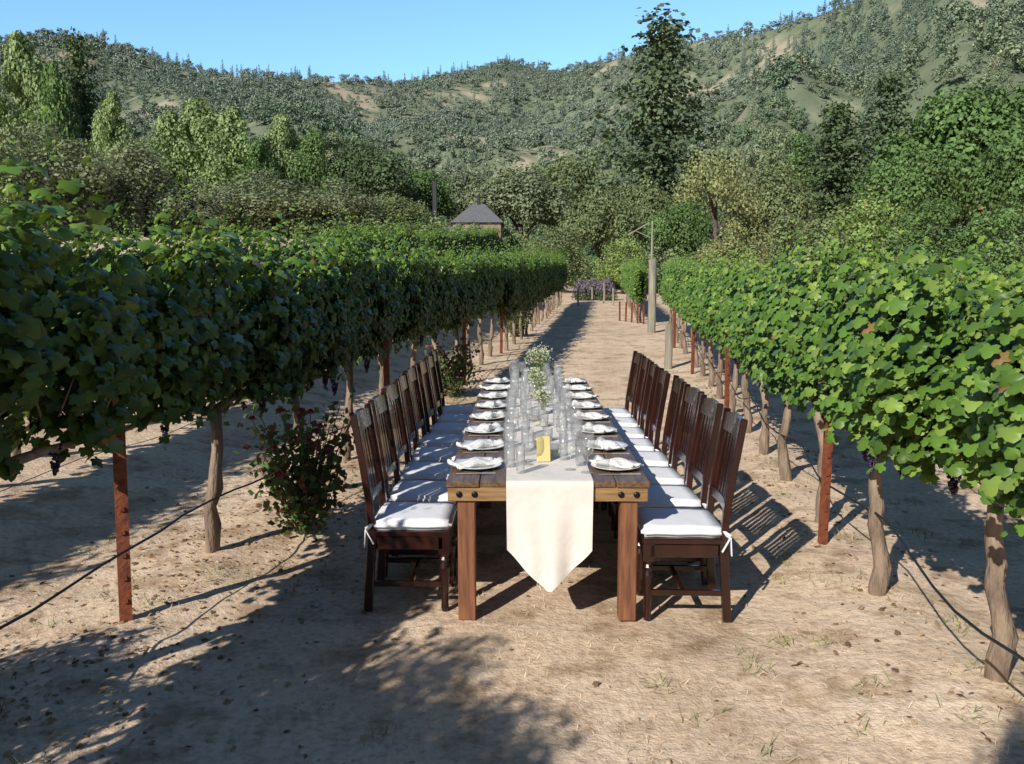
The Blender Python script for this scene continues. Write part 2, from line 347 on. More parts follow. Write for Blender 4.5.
COLS = {'olive': ((.10, .13, .058), (.145, .165, .08)), 'dark': ((.050, .076, .036), (.08, .11, .05)), 'pale': ((.13, .185, .078), (.185, .23, .105)), 'fir': ((.060, .088, .05), (.095, .12, .065)),
        'grey': ((.105, .13, .075), (.145, .165, .10)), 'brown': ((.112, .135, .078), (.155, .17, .105)), 'yellow': ((.155, .17, .07), (.20, .21, .10)), 'green': ((.066, .115, .036), (.108, .16, .058)), 'lime': ((.125, .175, .055), (.165, .205, .07))}
def tree(name, kind, colk, px, top, wpx, D, label, catg='tree', group=None, var=0):
    c = at(px, 300, D); g = gz(c.x, D); h = at(px, top, D).z-g; wd = wpx*D/F
    t = empty(name, (c.x, D, g-.05), random.random()*6.28); t.scale = (wd, wd, h); tag(t, label, catg, group)
    link('trunk', trunkmesh(kind), t); link('crown', crown(kind, *COLS[colk], var), t); return t
TR = [
 ('conifer_tree', 'spire', 'pale', 6, 60, 76, 85, 'pale conifer at the left edge of the picture'),
 ('conifer_tree', 'spire', 'pale', 38, 28, 100, 88, 'tallest pale conifer at upper left, second from the edge', None, None, 1),
 ('conifer_tree', 'spire', 'green', 64, 58, 80, 84, 'green conifer between two taller ones at upper left'),
 ('conifer_tree', 'fir', 'dark', 92, 34, 160, 94, 'dark pointed conifer at upper left, darkest of its clump'),
 ('conifer_tree', 'spire', 'pale', 122, 90, 80, 78, 'short pale conifer at the right end of the upper left clump'),
 ('orchard_tree', 'shrub', 'brown', 55, 102, 170, 40, 'large grey green bushy tree behind the left vines'),
 ('orchard_tree', 'shrub', 'brown', 150, 130, 120, 44, 'grey green bushy tree right of the largest one at left', None, None, 1),
 ('orchard_tree', 'shrub', 'olive', -5, 118, 120, 36, 'olive green bushy tree cut by the left picture edge'),
 ('poplar_tree', 'spire', 'pale', 178, 110, 100, 75, 'pale green pointed tree, leftmost of the middle left row'),
 ('poplar_tree', 'spire', 'pale', 208, 96, 118, 78, 'pale green pointed tree, tallest of the middle left row', None, None, 1),
 ('poplar_tree', 'spire', 'pale', 240, 106, 104, 76, 'pale green pointed tree just right of the tallest one'),
 ('poplar_tree', 'spire', 'green', 264, 138, 80, 74, 'small green pointed tree between pale ones at left'),
 ('poplar_tree', 'spire', 'pale', 287, 110, 80, 80, 'slim pale green tree standing apart above the shrubs', None, None, 1),
 ('poplar_tree', 'spire', 'green', 319, 128, 84, 80, 'slim green tree, rightmost of the pointed row'),
 ('broadleaf_tree', 'broad', 'dark', 225, 135, 130, 92, 'dark tree behind the pale pointed trees at left'),
 ('broadleaf_tree', 'broad', 'dark', 372, 134, 110, 82, 'dark round tree left of the house chimney'),
 ('broadleaf_tree', 'broad', 'green', 418, 158, 90, 90, 'green tree directly behind the chimney'),
 ('broadleaf_tree', 'broad', 'dark', 335, 150, 80, 95, 'dark tree between pointed row and round tree'),
 ('shrub', 'shrub', 'brown', 205, 166, 110, 46, 'grey green shrub above the left vines, first of four'),
 ('shrub', 'shrub', 'brown', 270, 156, 140, 49, 'widest grey green shrub above the left vines'),
 ('shrub', 'shrub', 'brown', 335, 166, 120, 51, 'grey green shrub above the vines, third of four'),
 ('shrub', 'shrub', 'olive', 395, 184, 100, 54, 'olive shrub just left of the house'),
 ('broadleaf_tree', 'broad', 'grey', 520, 158, 120, 96, 'grey green tree right of the house roof'),
 ('broadleaf_tree', 'broad', 'grey', 472, 164, 90, 100, 'grey green tree standing behind the house roof'),
 ('broadleaf_tree', 'broad', 'olive', 568, 148, 110, 104, 'olive tree in the valley left of the tall fir'),
 ('broadleaf_tree', 'broad', 'olive', 600, 184, 100, 62, 'olive yellow tree above the end of the path'),
 ('shrub', 'shrub', 'olive', 556, 214, 90, 56, 'low olive bush at the end of the left row'),
 ('shrub', 'shrub', 'lime', 622, 222, 70, 54, 'low yellow green bush at the end of the path'),
 ('broadleaf_tree', 'broad', 'olive', 640, 174, 90, 74, 'olive tree at the foot of the tall fir'),
 ('fir_tree', 'fir', 'fir', 657, 14, 310, 95, 'tall dark fir rising alone to the skyline'),
 ('oak_tree', 'broad', 'yellow', 714, 136, 116, 66, 'yellowish lichen covered oak right of the tall fir', None, None, 2),
 ('broadleaf_tree', 'broad', 'green', 678, 190, 80, 58, 'green tree just left of the yellowish oak'),
 ('broadleaf_tree', 'broad', 'olive', 768, 156, 100, 72, 'olive tree just right of the yellowish oak'),
 ('shrub', 'shrub', 'yellow', 735, 206, 100, 46, 'yellowish bush behind the right vine row'),
 ('fir_tree', 'fir', 'dark', 830, 102, 230, 82, 'dark fir at right with broad lower branches', None, None, 1),
 ('fir_tree', 'fir', 'fir', 880, 72, 210, 86, 'slim tall dark fir at right'),
 ('fir_tree', 'fir', 'green', 795, 136, 150, 92, 'small green fir left of the dark fir'),
 ('oak_tree', 'broad', 'green', 962, 64, 200, 78, 'large green oak at the right, tallest there', 'tree', None, 1),
 ('oak_tree', 'broad', 'green', 1030, 104, 140, 66, 'green oak cut by the right picture edge'),
 ('broadleaf_tree', 'broad', 'green', 905, 130, 120, 72, 'green tree left of the large green oak'),
 ('broadleaf_tree', 'shrub', 'lime', 862, 172, 130, 52, 'yellow green low tree behind the right vines'),
 ('broadleaf_tree', 'shrub', 'olive', 800, 198, 110, 49, 'olive low tree behind the right vines'),
 ('broadleaf_tree', 'shrub', 'green', 935, 186, 130, 46, 'green low tree below the large oak'),
 ('broadleaf_tree', 'shrub', 'green', 1015, 176, 130, 43, 'green low tree at the right picture edge', 'tree', None, 1),
]
for a in TR:
    a = list(a)+[None]*(11-len(a))
    name, kind, ck, px, top, wpx, D, label, cg, grp, var = a
    tree(name, kind, ck, px, top, wpx, D, label, cg or ('shrub' if name == 'shrub' else 'tree'), grp, var or 0)
# out-of-frame trees: first inferred from its shadow, others added to cast foreground shade
for (x, y, wd, h, lb) in ((-3.1, -.75, 2.1, 3.8, 'small leafy tree out of frame at left, shading the foreground'), (-2.72, -.95, 1.8, 3.5, 'second leafy tree out of frame, added to deepen the foreground shade'), (-.33, -.44, .42, 3.2, 'slender tree added out of frame in place of a person, shadowing lower right'), (-3.05, 2.1, 1.5, 1.5, 'low leafy shrub added out of frame to shade the near left ground')):
    t = empty('unseen_shade_tree', (x, y, 0)); t.scale = (wd, wd, h); tag(t, lb, 'tree'); link('trunk', trunkmesh('broad'), t); link('crown', crown('broad', *COLS['green'], 1), t)
# forest (far-off wood)
def forest(name, protos, x, y, z, wd, ht, col, label, kind=None):
    parts = []; kind = rng.integers(0, len(protos), len(x)) if kind is None else kind
    for k, pr in enumerate(protos):
        pv, pf, ptn = pr; s = np.where(kind == k)[0]; nn = len(s)
        if not nn: continue
        a = rng.random(nn)*6.28; ca, sa = np.cos(a), np.sin(a)
        vx = (pv[None, :, 0]*ca[:, None]-pv[None, :, 1]*sa[:, None])*wd[s, None]+x[s, None]
        vy = (pv[None, :, 0]*sa[:, None]+pv[None, :, 1]*ca[:, None])*wd[s, None]+y[s, None]
        vz = pv[None, :, 2]*ht[s, None]+z[s, None]
        Vv = np.stack([vx, vy, vz], -1).reshape(-1, 3); Ff = (pf[None]+(np.arange(nn)*len(pv))[:, None, None]).reshape(-1, 4)
        parts.append((Vv, Ff, (ptn[None, :, None]*col[s][:, None, :]).reshape(-1, 3)))
    V_, F_, T_ = cat(parts)
    o = link(name, npmesh(name, V_, F_, M['far'], T_)); tag(o, label, 'forest', kind='stuff'); return o
def proto(kind, q):
    P, N, T, S, t = shape_pts(kind, q); v, f, tt = leaves(P, N, T, S, t[:, None], CV, CF); return v, f, tt[:, 0]
def place(r0, r1, n, thr, pk):
    az = rng.uniform(-.66, .66, n); r = np.sqrt(rng.uniform(r0*r0, r1*r1, n)); x = r*np.sin(az); y = r*np.cos(az)
    keep = (dens(x, y) > thr) | (rng.random(n) < pk)
    return az[keep], r[keep], x[keep], y[keep]
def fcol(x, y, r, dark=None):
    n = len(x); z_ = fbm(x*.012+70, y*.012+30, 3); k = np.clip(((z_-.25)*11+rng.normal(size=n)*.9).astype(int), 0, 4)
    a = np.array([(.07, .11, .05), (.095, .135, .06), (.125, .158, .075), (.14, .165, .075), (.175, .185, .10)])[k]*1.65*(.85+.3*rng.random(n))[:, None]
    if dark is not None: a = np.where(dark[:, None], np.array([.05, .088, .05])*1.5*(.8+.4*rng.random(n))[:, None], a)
    hz = np.clip((r-100)/560, 0, .76)[:, None]*(np.where(dark, .70, 1.0)[:, None] if dark is not None else 1); return a*(1-hz)+np.array([.30, .36, .31])*hz  # aerial haze painted into the tree colours, growing with distance
az, r, x, y = place(112, 270, 1500, .33, .25)
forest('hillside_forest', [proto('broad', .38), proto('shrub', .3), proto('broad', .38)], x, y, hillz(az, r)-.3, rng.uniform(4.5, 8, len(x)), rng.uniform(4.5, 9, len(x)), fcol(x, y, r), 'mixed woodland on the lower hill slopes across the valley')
az, r, x, y = place(270, 790, 17500, .37, .26)
rid = np.interp(az, [-.7, -.3, 0, .25, .6], [520, 600, 760, 560, 430]); pc = .04+.30*np.clip((r/rid-.72)/.25, 0, 1)+.20*np.clip((az-.08)/.2, 0, 1); pc = pc*np.clip(fbm(x*.018+9, y*.018+77, 3)*3-.75, .1, 1.4)
con = rng.random(len(x)) < pc; sz = .7+.75*rng.random(len(x))**2; ht = np.where(con, rng.uniform(6, 11.5, len(x)), rng.uniform(4.5, 7, len(x))*sz); wd = np.where(con, rng.uniform(4.5, 7, len(x)), rng.uniform(5, 7.5, len(x))*sz)
kd = np.where(con, 1, np.array([0, 2, 3])[rng.integers(0, 3, len(x))])
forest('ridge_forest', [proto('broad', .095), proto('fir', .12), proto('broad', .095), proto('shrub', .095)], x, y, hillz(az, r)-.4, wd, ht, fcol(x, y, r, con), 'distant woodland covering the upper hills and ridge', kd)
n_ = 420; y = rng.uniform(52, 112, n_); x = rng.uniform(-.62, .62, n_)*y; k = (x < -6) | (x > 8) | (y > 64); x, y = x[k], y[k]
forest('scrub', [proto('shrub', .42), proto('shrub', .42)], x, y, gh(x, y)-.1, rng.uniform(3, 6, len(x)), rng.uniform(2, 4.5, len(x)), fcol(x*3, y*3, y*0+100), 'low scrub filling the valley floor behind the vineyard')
# ------------------------------------------------------------------ house
D = 75; c = at(479, 300, D); g0 = gz(c.x, D); ez = at(479, 225, D).z; az_ = at(479, 204, D).z
h = empty('house', (c.x, D, g0)); tag(h, 'brown house with grey hipped roof and dark chimney behind the vines', 'house')
hw = 1.95; ez -= g0; az_ -= g0
bm = NB(); bmbox(bm, (0, 0, ez/2), (hw*2, 6, ez)); bmbox(bm, (-3.2, 1, (ez-.4)/2), (2.5, 4, ez-.4)); fin(bm, 'wall', M['brick'], h)
bm = NB(); ov = .25; vs = [bm.verts.new(q) for q in [(-hw-ov, -3-ov, ez+.02), (hw+ov, -3-ov, ez+.02), (hw+ov, 3+ov, ez+.02), (-hw-ov, 3+ov, ez+.02), (-.5, 0, az_), (.5, 0, az_)]]
for f in ((0, 1, 5, 4), (1, 2, 5), (2, 3, 4, 5), (3, 0, 4), (3, 2, 1, 0)): bm.faces.new([vs[i] for i in f])
rf = fin(bm, 'roof', M['roofm'], h)
bm = NB(); bmbox(bm, (-3.25, 1, ez-.3), (2.3, 4.4, .18)); fin(bm, 'wing_roof', M['roofm'], h)
bm = NB(); bmbox(bm, (0, 0, az_+.3), (.25, .25, .9)); fin(bm, 'finial', M['darkmetal'], rf, .03)
ct = at(434, 180, D).z-g0; bm = NB(); bmbox(bm, (-3.75, .3, (ez-.2+ct)/2), (.36, .36, ct-ez+.2)); bmbox(bm, (-3.75, .3, ct+.05), (.5, .5, .1)); fin(bm, 'chimney', M['darkmetal'], rf, .02)
for wx in (-1.0, 1.0):
    bm = NB()
    for q, s in (((wx, -3.03, ez-1.9), (1.1, .08, .1)), ((wx, -3.03, ez-.6), (1.1, .08, .1)), ((wx-.5, -3.03, ez-1.25), (.1, .08, 1.2)), ((wx+.5, -3.03, ez-1.25), (.1, .08, 1.2))): bmbox(bm, q, s)
    wf = fin(bm, 'window', M['trim'], h); bm = NB(); bmbox(bm, (wx, -3.02, ez-1.25), (.9, .05, 1.2)); fin(bm, 'pane', M['pane'], wf)
# ------------------------------------------------------------------ vines (local x runs along the row, local y points to the left of the row)
SB = np.array([-.74, .42, .5])
def vine_variant(seed):
    g = np.random.default_rng(seed); P = []; N = []; Tt = []; S = []; C = []
    def bez(p0, p1, p2, u): return ((1-u)**2)[:, None]*p0+(2*u*(1-u))[:, None]*p1+(u**2)[:, None]*p2
    shoots = []
    for k in range(38):
        x = g.uniform(-.68, .68); s = g.choice([-1, 1]); zt = g.uniform(1.65, 2.18)
        shoots.append((np.array([x, s*.05, 1.04]), np.array([x+g.normal()*.12, s*g.uniform(.08, .25), 1.45]), np.array([x+g.normal()*.22, s*g.uniform(0, .22), zt]), 38, 0))
    for k in range(36):
        x = g.uniform(-.68, .68); s = [-1, 1][k % 2]
        shoots.append((np.array([x, s*.08, 1.2]), np.array([x+g.normal()*.15, s*g.uniform(.15, .28), g.uniform(1.75, 2.05)]), np.array([x+g.normal()*.22, s*g.uniform(.17, .29), g.uniform(1.15, 1.5)]), 38, 0))
    for k in range(8):
        x = g.uniform(-.66, .66); s = [-1, 1][k % 2]
        shoots.append((np.array([x, 0, 1.12]), np.array([x, s*.14, 1.25]), np.array([x+g.normal()*.15, s*g.uniform(.08, .20), g.uniform(.95, 1.12)]), 13, 0))
    for k in range(17):
        x = g.uniform(-.66, .66); s = g.choice([-1, 1]); zt = g.uniform(2.1, 2.55)
        shoots.append((np.array([x, s*.1, 1.75]), np.array([x+g.normal()*.08, s*.1, 2.05]), np.array([x+g.normal()*.2, s*g.uniform(0, .3), zt]), 22, 1))
    for p0, p1, p2, nn, tip in shoots:
        u = (np.arange(nn)+g.random(nn))/nn; q = bez(p0, p1, p2, u)+g.normal(size=(nn, 3))*(np.array([.06, .045, .05]) if not tip else np.array([.035, .035, .03]))
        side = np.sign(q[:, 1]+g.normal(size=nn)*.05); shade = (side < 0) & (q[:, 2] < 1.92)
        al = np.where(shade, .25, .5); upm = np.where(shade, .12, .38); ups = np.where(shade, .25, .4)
        P.append(q); N.append(np.stack([g.normal(size=nn)*al, side*(.85+.2*g.random(nn)), upm+g.normal(size=nn)*ups], 1)+SB[None]*(.7*((side > 0) | (q[:, 2] > 1.95)))[:, None])
        Tt.append(np.stack([g.normal(size=nn)*.6, side*.3, -1+g.normal(size=nn)*.4], 1))
        sz = (.032+.048*g.random(nn)**.8) if not tip else .02+.04*(1-u); S.append(sz)
        b = np.array([.108, .205, .030])[None]*(.6+.65*g.random(nn))[:, None]
        y = (g.random(nn) < (.22 if not tip else .6))[:, None]; b = np.where(y, np.array([.21, .31, .055])*(.8+.4*g.random(nn))[:, None], b)
        b = np.where(shade[:, None], b*np.array([.40, .46, .40]), b)  # right-hand leaves below the top darkened: shade painted into the leaf colour
        d = (g.random(nn) < .01)[:, None]; b = np.where(d, np.array([.24, .15, .05]), b); C.append(b)
    P, N, Tt, S, C = map(np.concatenate, (P, N, Tt, S, C))
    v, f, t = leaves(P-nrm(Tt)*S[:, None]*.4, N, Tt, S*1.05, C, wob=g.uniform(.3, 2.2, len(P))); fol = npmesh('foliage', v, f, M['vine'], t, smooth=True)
    bm = NB(); rr = random.Random(seed); pts = []; lean = rr.uniform(-.1, .1); rad = []
    for k in range(9):
        z = k/8*1.02; pts.append((lean*z+rr.uniform(-.016, .016), rr.uniform(-.018, .018)+.02*math.sin(z*5+seed), z-(.16 if k == 0 else .03))); rad.append((.046-.013*k/8)*rr.uniform(.85, 1.2))
    bmtube(bm, pts, rad, 10)
    for s in (-1, 1):
        a = [pts[-1]]+[(lean*.9+s*.16*j, rr.uniform(-.02, .02), 1.04+rr.uniform(-.02, .03)) for j in range(1, 5)]; bmtube(bm, a, [.033, .026, .021, .017, .013], 7)
    for p0, p1, p2, nn, tip in shoots[::3]:
        if not tip: bmtube(bm, [tuple(((1-u)**2)*p0+2*u*(1-u)*p1+u*u*p2) for u in (0, .25, .5, .65)], [.005, .004, .003, .002], 4)
    tr = fin(bm, 'trunk', M['bark'], smooth=True); trm = tr.data; bpy.data.objects.remove(tr)
    return fol, trm
VV = [vine_variant(100+k) for k in range(7)]
bm = NB(); rr = random.Random(3)
for k in range(46):
    z = -rr.random()**.8*.16; ra = .034*(1+z/.2); a = rr.random()*6.28; d = bmesh.ops.create_icosphere(bm, subdivisions=1, radius=.0115)
    for v in d['verts']: v.co += Vector((ra*math.cos(a), ra*math.sin(a), z))
gb = fin(bm, 'grape_bunch', M['grape'], smooth=True); GB = gb.data; bpy.data.objects.remove(gb)
def vine(x, y, slope, hs, label, group, grapes=0, xs_=1.0, dz=0):
    rot = math.atan2(1, slope)
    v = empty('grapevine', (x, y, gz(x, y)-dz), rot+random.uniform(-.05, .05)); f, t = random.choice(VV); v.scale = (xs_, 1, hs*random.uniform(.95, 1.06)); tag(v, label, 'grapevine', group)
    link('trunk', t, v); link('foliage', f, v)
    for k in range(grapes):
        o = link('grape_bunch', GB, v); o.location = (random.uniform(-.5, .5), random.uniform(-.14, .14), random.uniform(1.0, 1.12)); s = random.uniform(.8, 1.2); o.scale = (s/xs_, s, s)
left_y = [2.0, 3.3]+list(np.arange(5.43, 40.5, 1.4))
for k, yv in enumerate(left_y):
    far = yv > 19
    vine(LI+LS*yv+random.uniform(-.04, .04)+(.22 if far else 0), yv, LS, (.95 if yv < 4 else 1.01) if yv < 6 else (.98 if yv < 8 else (1.19 if far else .97)), f'{ordw(k)} grapevine from the camera in the row left of the table', 'grapevines in the row left of the table', 2 if yv < 14 else 0, 1.55 if 3 < yv < 6 else 1.2, .42 if far else 0)
k = 0
for yv in [2.5, 3.65, 4.73]+list(np.arange(6.15, 25.5, 1.25)):
    vine(RI+RS*yv+random.uniform(-.03, .05)+(.18 if yv < 4 else 0), yv, RS, .82 if yv < 4 else .89, f'{ordw(k)} grapevine from the camera in the row right of the table', 'grapevines in the row right of the table', 3 if yv < 14 else 0, 1.08, -.07 if yv < 4 else 0); k += 1
k = 0
for yv in np.arange(28.5, 43, 1.4):
    vine(1.35+.088*yv, yv, .088, .95, f'{ordw(k)} grapevine in the block beyond the thick grey post', 'grapevines beyond the thick grey post', 0, 1.2, .25); k += 1
k = 0
for yv in np.arange(.2, 39, 1.4):
    vine(LI-2.5+LS*yv+random.uniform(-.05, .05), yv, LS, .92, f'{ordw(k)} grapevine from the camera in the second row on the left', 'grapevines in the second row on the left', 0, 1.2); k += 1
k = 0
for yv in np.arange(3.4, 13, 1.4):
    vine(RI+2.5+RS*yv, yv, RS, .85, f'{ordw(k)} grapevine from the camera in the row behind the right row', 'grapevines in the second row on the right', 0, 1.2); k += 1
# posts, wires, hoses
def steel_post(x, y, h, label, group):
    bm = NB(); bmbox(bm, (0, 0, h/2-.1), (.062, .010, h)); bmbox(bm, (0, .027, h/2-.1), (.011, .048, h))
    for q in range(int(h/.12)): bmbox(bm, (0, -.010, .05+q*.12), (.022, .012, .02))
    o = fin(bm, 'trellis_post', M['rust']); o.location = (x, y, gz(x, y)); o.rotation_euler = (random.uniform(-.015, .015), random.uniform(-.02, .02), .4+random.uniform(-.1, .1)); tag(o, label, 'post', group)
for k, yy in enumerate((4.25, 9.05, 13.9, 18.7, 23.5, 28.3, 33.1)):
    steel_post(LI+LS*yy+(.03 if k == 0 else .16), yy, 1.5, f'rusty steel trellis post in the left row, {ordw(k)} from the camera', 'rusty trellis posts of the left row')
for k, (yy, dx) in enumerate(((5.62, -.11), (10.4, -.15), (15.2, -.15), (20.0, -.15))):
    steel_post(RI+RS*yy+dx, yy, 1.25, f'rusty steel trellis post in the right row, {ordw(k)} from the camera', 'rusty trellis posts of the right row')
steel_post(RI+2.5+RS*5.2, 5.2, 1.5, 'dark steel post standing behind the right row of vines', 'posts behind the right row')
for k in range(5):
    steel_post(at(620+6*k, 300, 29.5-.4*k).x, 29.5-.4*k, .75, f'short rusty stake left of the thick grey post, {ordw(4-k)} from it', 'short rusty stakes beside the grey post')
def wooden(x, y, h, r, label):
    bm = NB(); bmtube(bm, [(0, 0, -.1), (.01, 0, h*.5), (0, 0, h-.01), (0, 0, h)], [r, r*.98, r*.96, r*.8], 12); o = fin(bm, 'wooden_post', M['greywood'], smooth=False); o.location = (x, y, gz(x, y)); tag(o, label, 'post')
wooden(at(652, 300, 24.5).x, 24.5, 2.05, .115, 'tall thick grey wooden post at the right of the path')
wooden(2.73, 16.2, .85, .075, 'short grey wooden stake standing against right vines')
for k, (px, yy, hh) in enumerate(((578, 40, .9), (592, 41, .8), (604, 42, 1.0), (613, 40, .8))):
    wooden(at(px, 300, yy).x, yy, hh, .05, ('thin grey stake at path end, leftmost of four', 'thin grey stake at path end, second from left', 'thin grey stake at path end, third from left', 'thin grey stake at path end, rightmost of four')[k])
c = at(651, 300, 27); pz = at(651, 221, 27).z-gz(c.x, 27); bm = NB(); bmtube(bm, [(0, 0, -.1), (0, 0, pz)], [.04, .03], 8); bmbar(bm, (-.1, 0, pz-.05), (-.75, 0, pz-.42), .035, .03); bmbar(bm, (-.05, 0, pz-.5), (-.5, 0, pz-.3), .02, .02)
o = fin(bm, 'pole', M['greywood']); o.location = (c.x, 27, gz(c.x, 27)); tag(o, 'slim pole with a slanted arm behind the thick post', 'pole')
def runline(name, I, S, y0, y1, z, sag, r, mt, label, catg, per):
    bm = NB(); pts = []; yy = y0
    while yy <= y1:
        f = (yy % per)/per; x = I+S*yy; pts.append((x+.02*math.sin(yy*3), yy, gz(x, yy)+z-sag*4*f*(1-f)+.012*math.sin(yy*5))); yy += .25
    bmtube(bm, pts, r, 6); tag(fin(bm, name, mt, smooth=True), label, catg)
runline('drip_hose', LI+.08, LS, 1.5, 38, .50, .08, .0065, M['hose'], 'black drip hose slung under the left row', 'hose', 2.4)
runline('drip_hose', RI-.06, RS, 1.5, 25, .54, .10, .0065, M['hose'], 'black drip hose slung under the right row', 'hose', 2.3)
for z, t in ((.95, 'lower'), (1.45, 'upper')):
    runline('trellis_wire', LI, LS, 1.5, 40, z, .01, .002, M['wire'], f'{t} trellis wire of the left vine row', 'wire', 4.8)
    runline('trellis_wire', RI, RS, 1.5, 25, z, .01, .002, M['wire'], f'{t} trellis wire of the right vine row', 'wire', 4.8)
# ------------------------------------------------------------------ rose bushes / lavender
def rose(x, y, wd, h, label, seed, blooms):
    g = np.random.default_rng(seed); b = empty('rose_bush', (x, y, gz(x, y)), seed); tag(b, label, 'rose bush'); bm = NB(); P = []
    ends = []
    for k in range(34):
        a = g.random()*6.28; e = np.array([math.cos(a)*wd*.5*g.uniform(.2, 1), math.sin(a)*wd*.5*g.uniform(.2, 1), h*g.uniform(.45, 1.0)]); mdl = e*np.array([.45, .45, .55])
        bmtube(bm, [(0, 0, 0), tuple(mdl), tuple(e)], [.007, .005, .003], 5); ends.append(e)
        u = g.uniform(.2, 1, 44)[:, None]; P.append(np.where(u < .5, mdl*u*2, mdl+(e-mdl)*(u*2-1))+g.normal(size=(44, 3))*.065)
    fin(bm, 'stem', M['stem'], b); P = np.concatenate(P); P[:, 2] = np.maximum(P[:, 2], .04); nn = len(P)
    C = np.array([.09, .155, .05])[None]*(.7+.6*g.random(nn))[:, None]; rd = (g.random(nn) < .3)[:, None]; C = np.where(rd, np.array([.19, .09, .06])*(.6+.6*g.random(nn))[:, None], C)
    S = .03+.03*g.random(nn); v, f, t = leaves(P, rdir(nn)+np.array([0, 0, .4]), rdir(nn), S*1.2, C, CV, CF); link('foliage', npmesh('foliage', v, f, M['leaf'], t), b)
    for k in range(blooms):
        e = ends[k]; q = 22; d = rdir(q); d[:, 2] = np.abs(d[:, 2]); v, f, t = leaves(np.zeros((q, 3))+d*.012, d+rdir(q)*.3, d+np.array([0, 0, .4]), np.full(q, .034), np.array([.45, .07, .13])[None]*(.6+.6*g.random(q))[:, None], CV, CF)
        o = link('bloom', npmesh('bloom', v, f, M['petal'], t), b); o.location = tuple(e)
rose(-1.50, 5.9, .95, .92, 'rose bush with dark red blooms left of the nearest chairs', 1, 14)
rose(-1.0, 12.6, 1.0, .90, 'rose bush with pinkish leaves beyond the far left chairs', 2, 12)
rose(-.15, 23, .9, .85, 'small distant rose bush under the left vine row', 3, 6)
for k, (px, yy, lb) in enumerate(((582, 45, 'purple flowering lavender bush at path end, left of three'), (594, 46, 'purple flowering lavender bush at path end, middle of three'), (606, 45, 'purple flowering lavender bush at path end, right of three'))):
    x = at(px, 300, yy).x; b = empty('lavender_bush', (x, yy, gz(x, yy))); tag(b, lb, 'lavender'); q = 900; d = rdir(q); d[:, 2] = np.abs(d[:, 2]); P = d*np.array([.55, .55, 1.15])*(.4+.6*rng.random(q))[:, None]
    C = np.where((P[:, 2] > .45)[:, None], np.array([.22, .18, .25]), np.array([.12, .14, .09]))*(.7+.6*rng.random(q))[:, None]; v, f, t = leaves(P, rdir(q), d+np.array([0, 0, 1]), np.full(q, .11), C, CV, CF); link('foliage', npmesh('foliage', v, f, M['leaf'], t), b)
# ------------------------------------------------------------------ table
TX, TY0, TY1, TZ, TW = .135, 4.40, 9.10, .76, 1.06; TL = TY1-TY0; TYC = (TY0+TY1)/2
t = empty('dining_table', (TX, TYC, 0)); tag(t, 'long rustic wooden dining table set between the vine rows', 'table')
bm = NB()
for k in range(6): bmbox(bm, (-TW/2+TW/6*(k+.5), random.uniform(-.004, .004), TZ-.016), (TW/6-.004, TL, .032))
fin(bm, 'tabletop', M['top'], t, .004)
bm = NB(); ah = .075; za = TZ-.032-ah/2
for s in (-1, 1):
    bmbox(bm, (0, s*(TL/2-.03), za), (TW-.02, .045, ah)); bmbox(bm, (s*(TW/2-.035), 0, za), (.045, TL-.11, ah))
ap = fin(bm, 'apron', M['apron'], t, .004)
for sx in (-.46, -.38, .38, .46):
    bm = NB(); bmlathe(bm, [(.017, 0), (.016, .006), (.009, .01)], 12, cap=(True, True)); o = fin(bm, 'bolt', M['bolt'], ap); o.location = (sx, -TL/2+.007, za); o.rotation_euler = (math.pi/2, 0, 0)
for sy in (-TL/2+.075, 0, TL/2-.075):
    for sx in (-1, 1):
        bm = NB(); bmbox(bm, (sx*.425, sy, (TZ-.034)/2), (.092, .092, TZ-.034)); fin(bm, 'leg', M['legwood'], t, .005)
# runner
rows = []
rows += [(TY1+.012, z) for z in np.linspace(.42, .755, 8)] + [(TY1+.006, .7635)]
rows += [(y, .7645) for y in np.linspace(TY1-.02, TY0+.012, 70)] + [(TY0-.004, .7625), (TY0-.011, .755)] + [(TY0-.013, z) for z in np.linspace(.735, .185, 24)]
V = []; nc = 17
for (y, z) in rows:
    hw = .225
    hang = y < TY0
    for j in range(nc):
        s = j/(nc-1)*2-1; zz = z; yy = y; hww = hw
        if hang and z < .75:
            f = (.75-z)/.57; lim = .40
            if z < lim: hww = max(.012, hw*((z-.185)/(lim-.185))**.85)
            yy = y-.034*f*(.5+.5*math.sin(s*hww/hw*4.2+1.3+f*1.2))-.014*f*math.sin(s*9*hww/hw)
            hww *= 1-.03*f
        elif not hang and y < TY1: zz = z+.0012*(1+math.sin(yy*9+s*4))+.003*max(0, fbm(yy*4, s*2+3, 2)-.5)
        V.append((TX+.008+hww*s+.006*math.sin(yy*2.1), yy, zz))
nr = len(rows); idx = np.arange(nr*nc).reshape(nr, nc); Fq = np.stack([idx[:-1, :-1], idx[:-1, 1:], idx[1:, 1:], idx[1:, :-1]], -1).reshape(-1, 4)
o = link('table_runner', npmesh('table_runner', V, Fq, M['linen'], smooth=True)); tag(o, 'white table runner with a pointed end hanging over the table front', 'table runner')
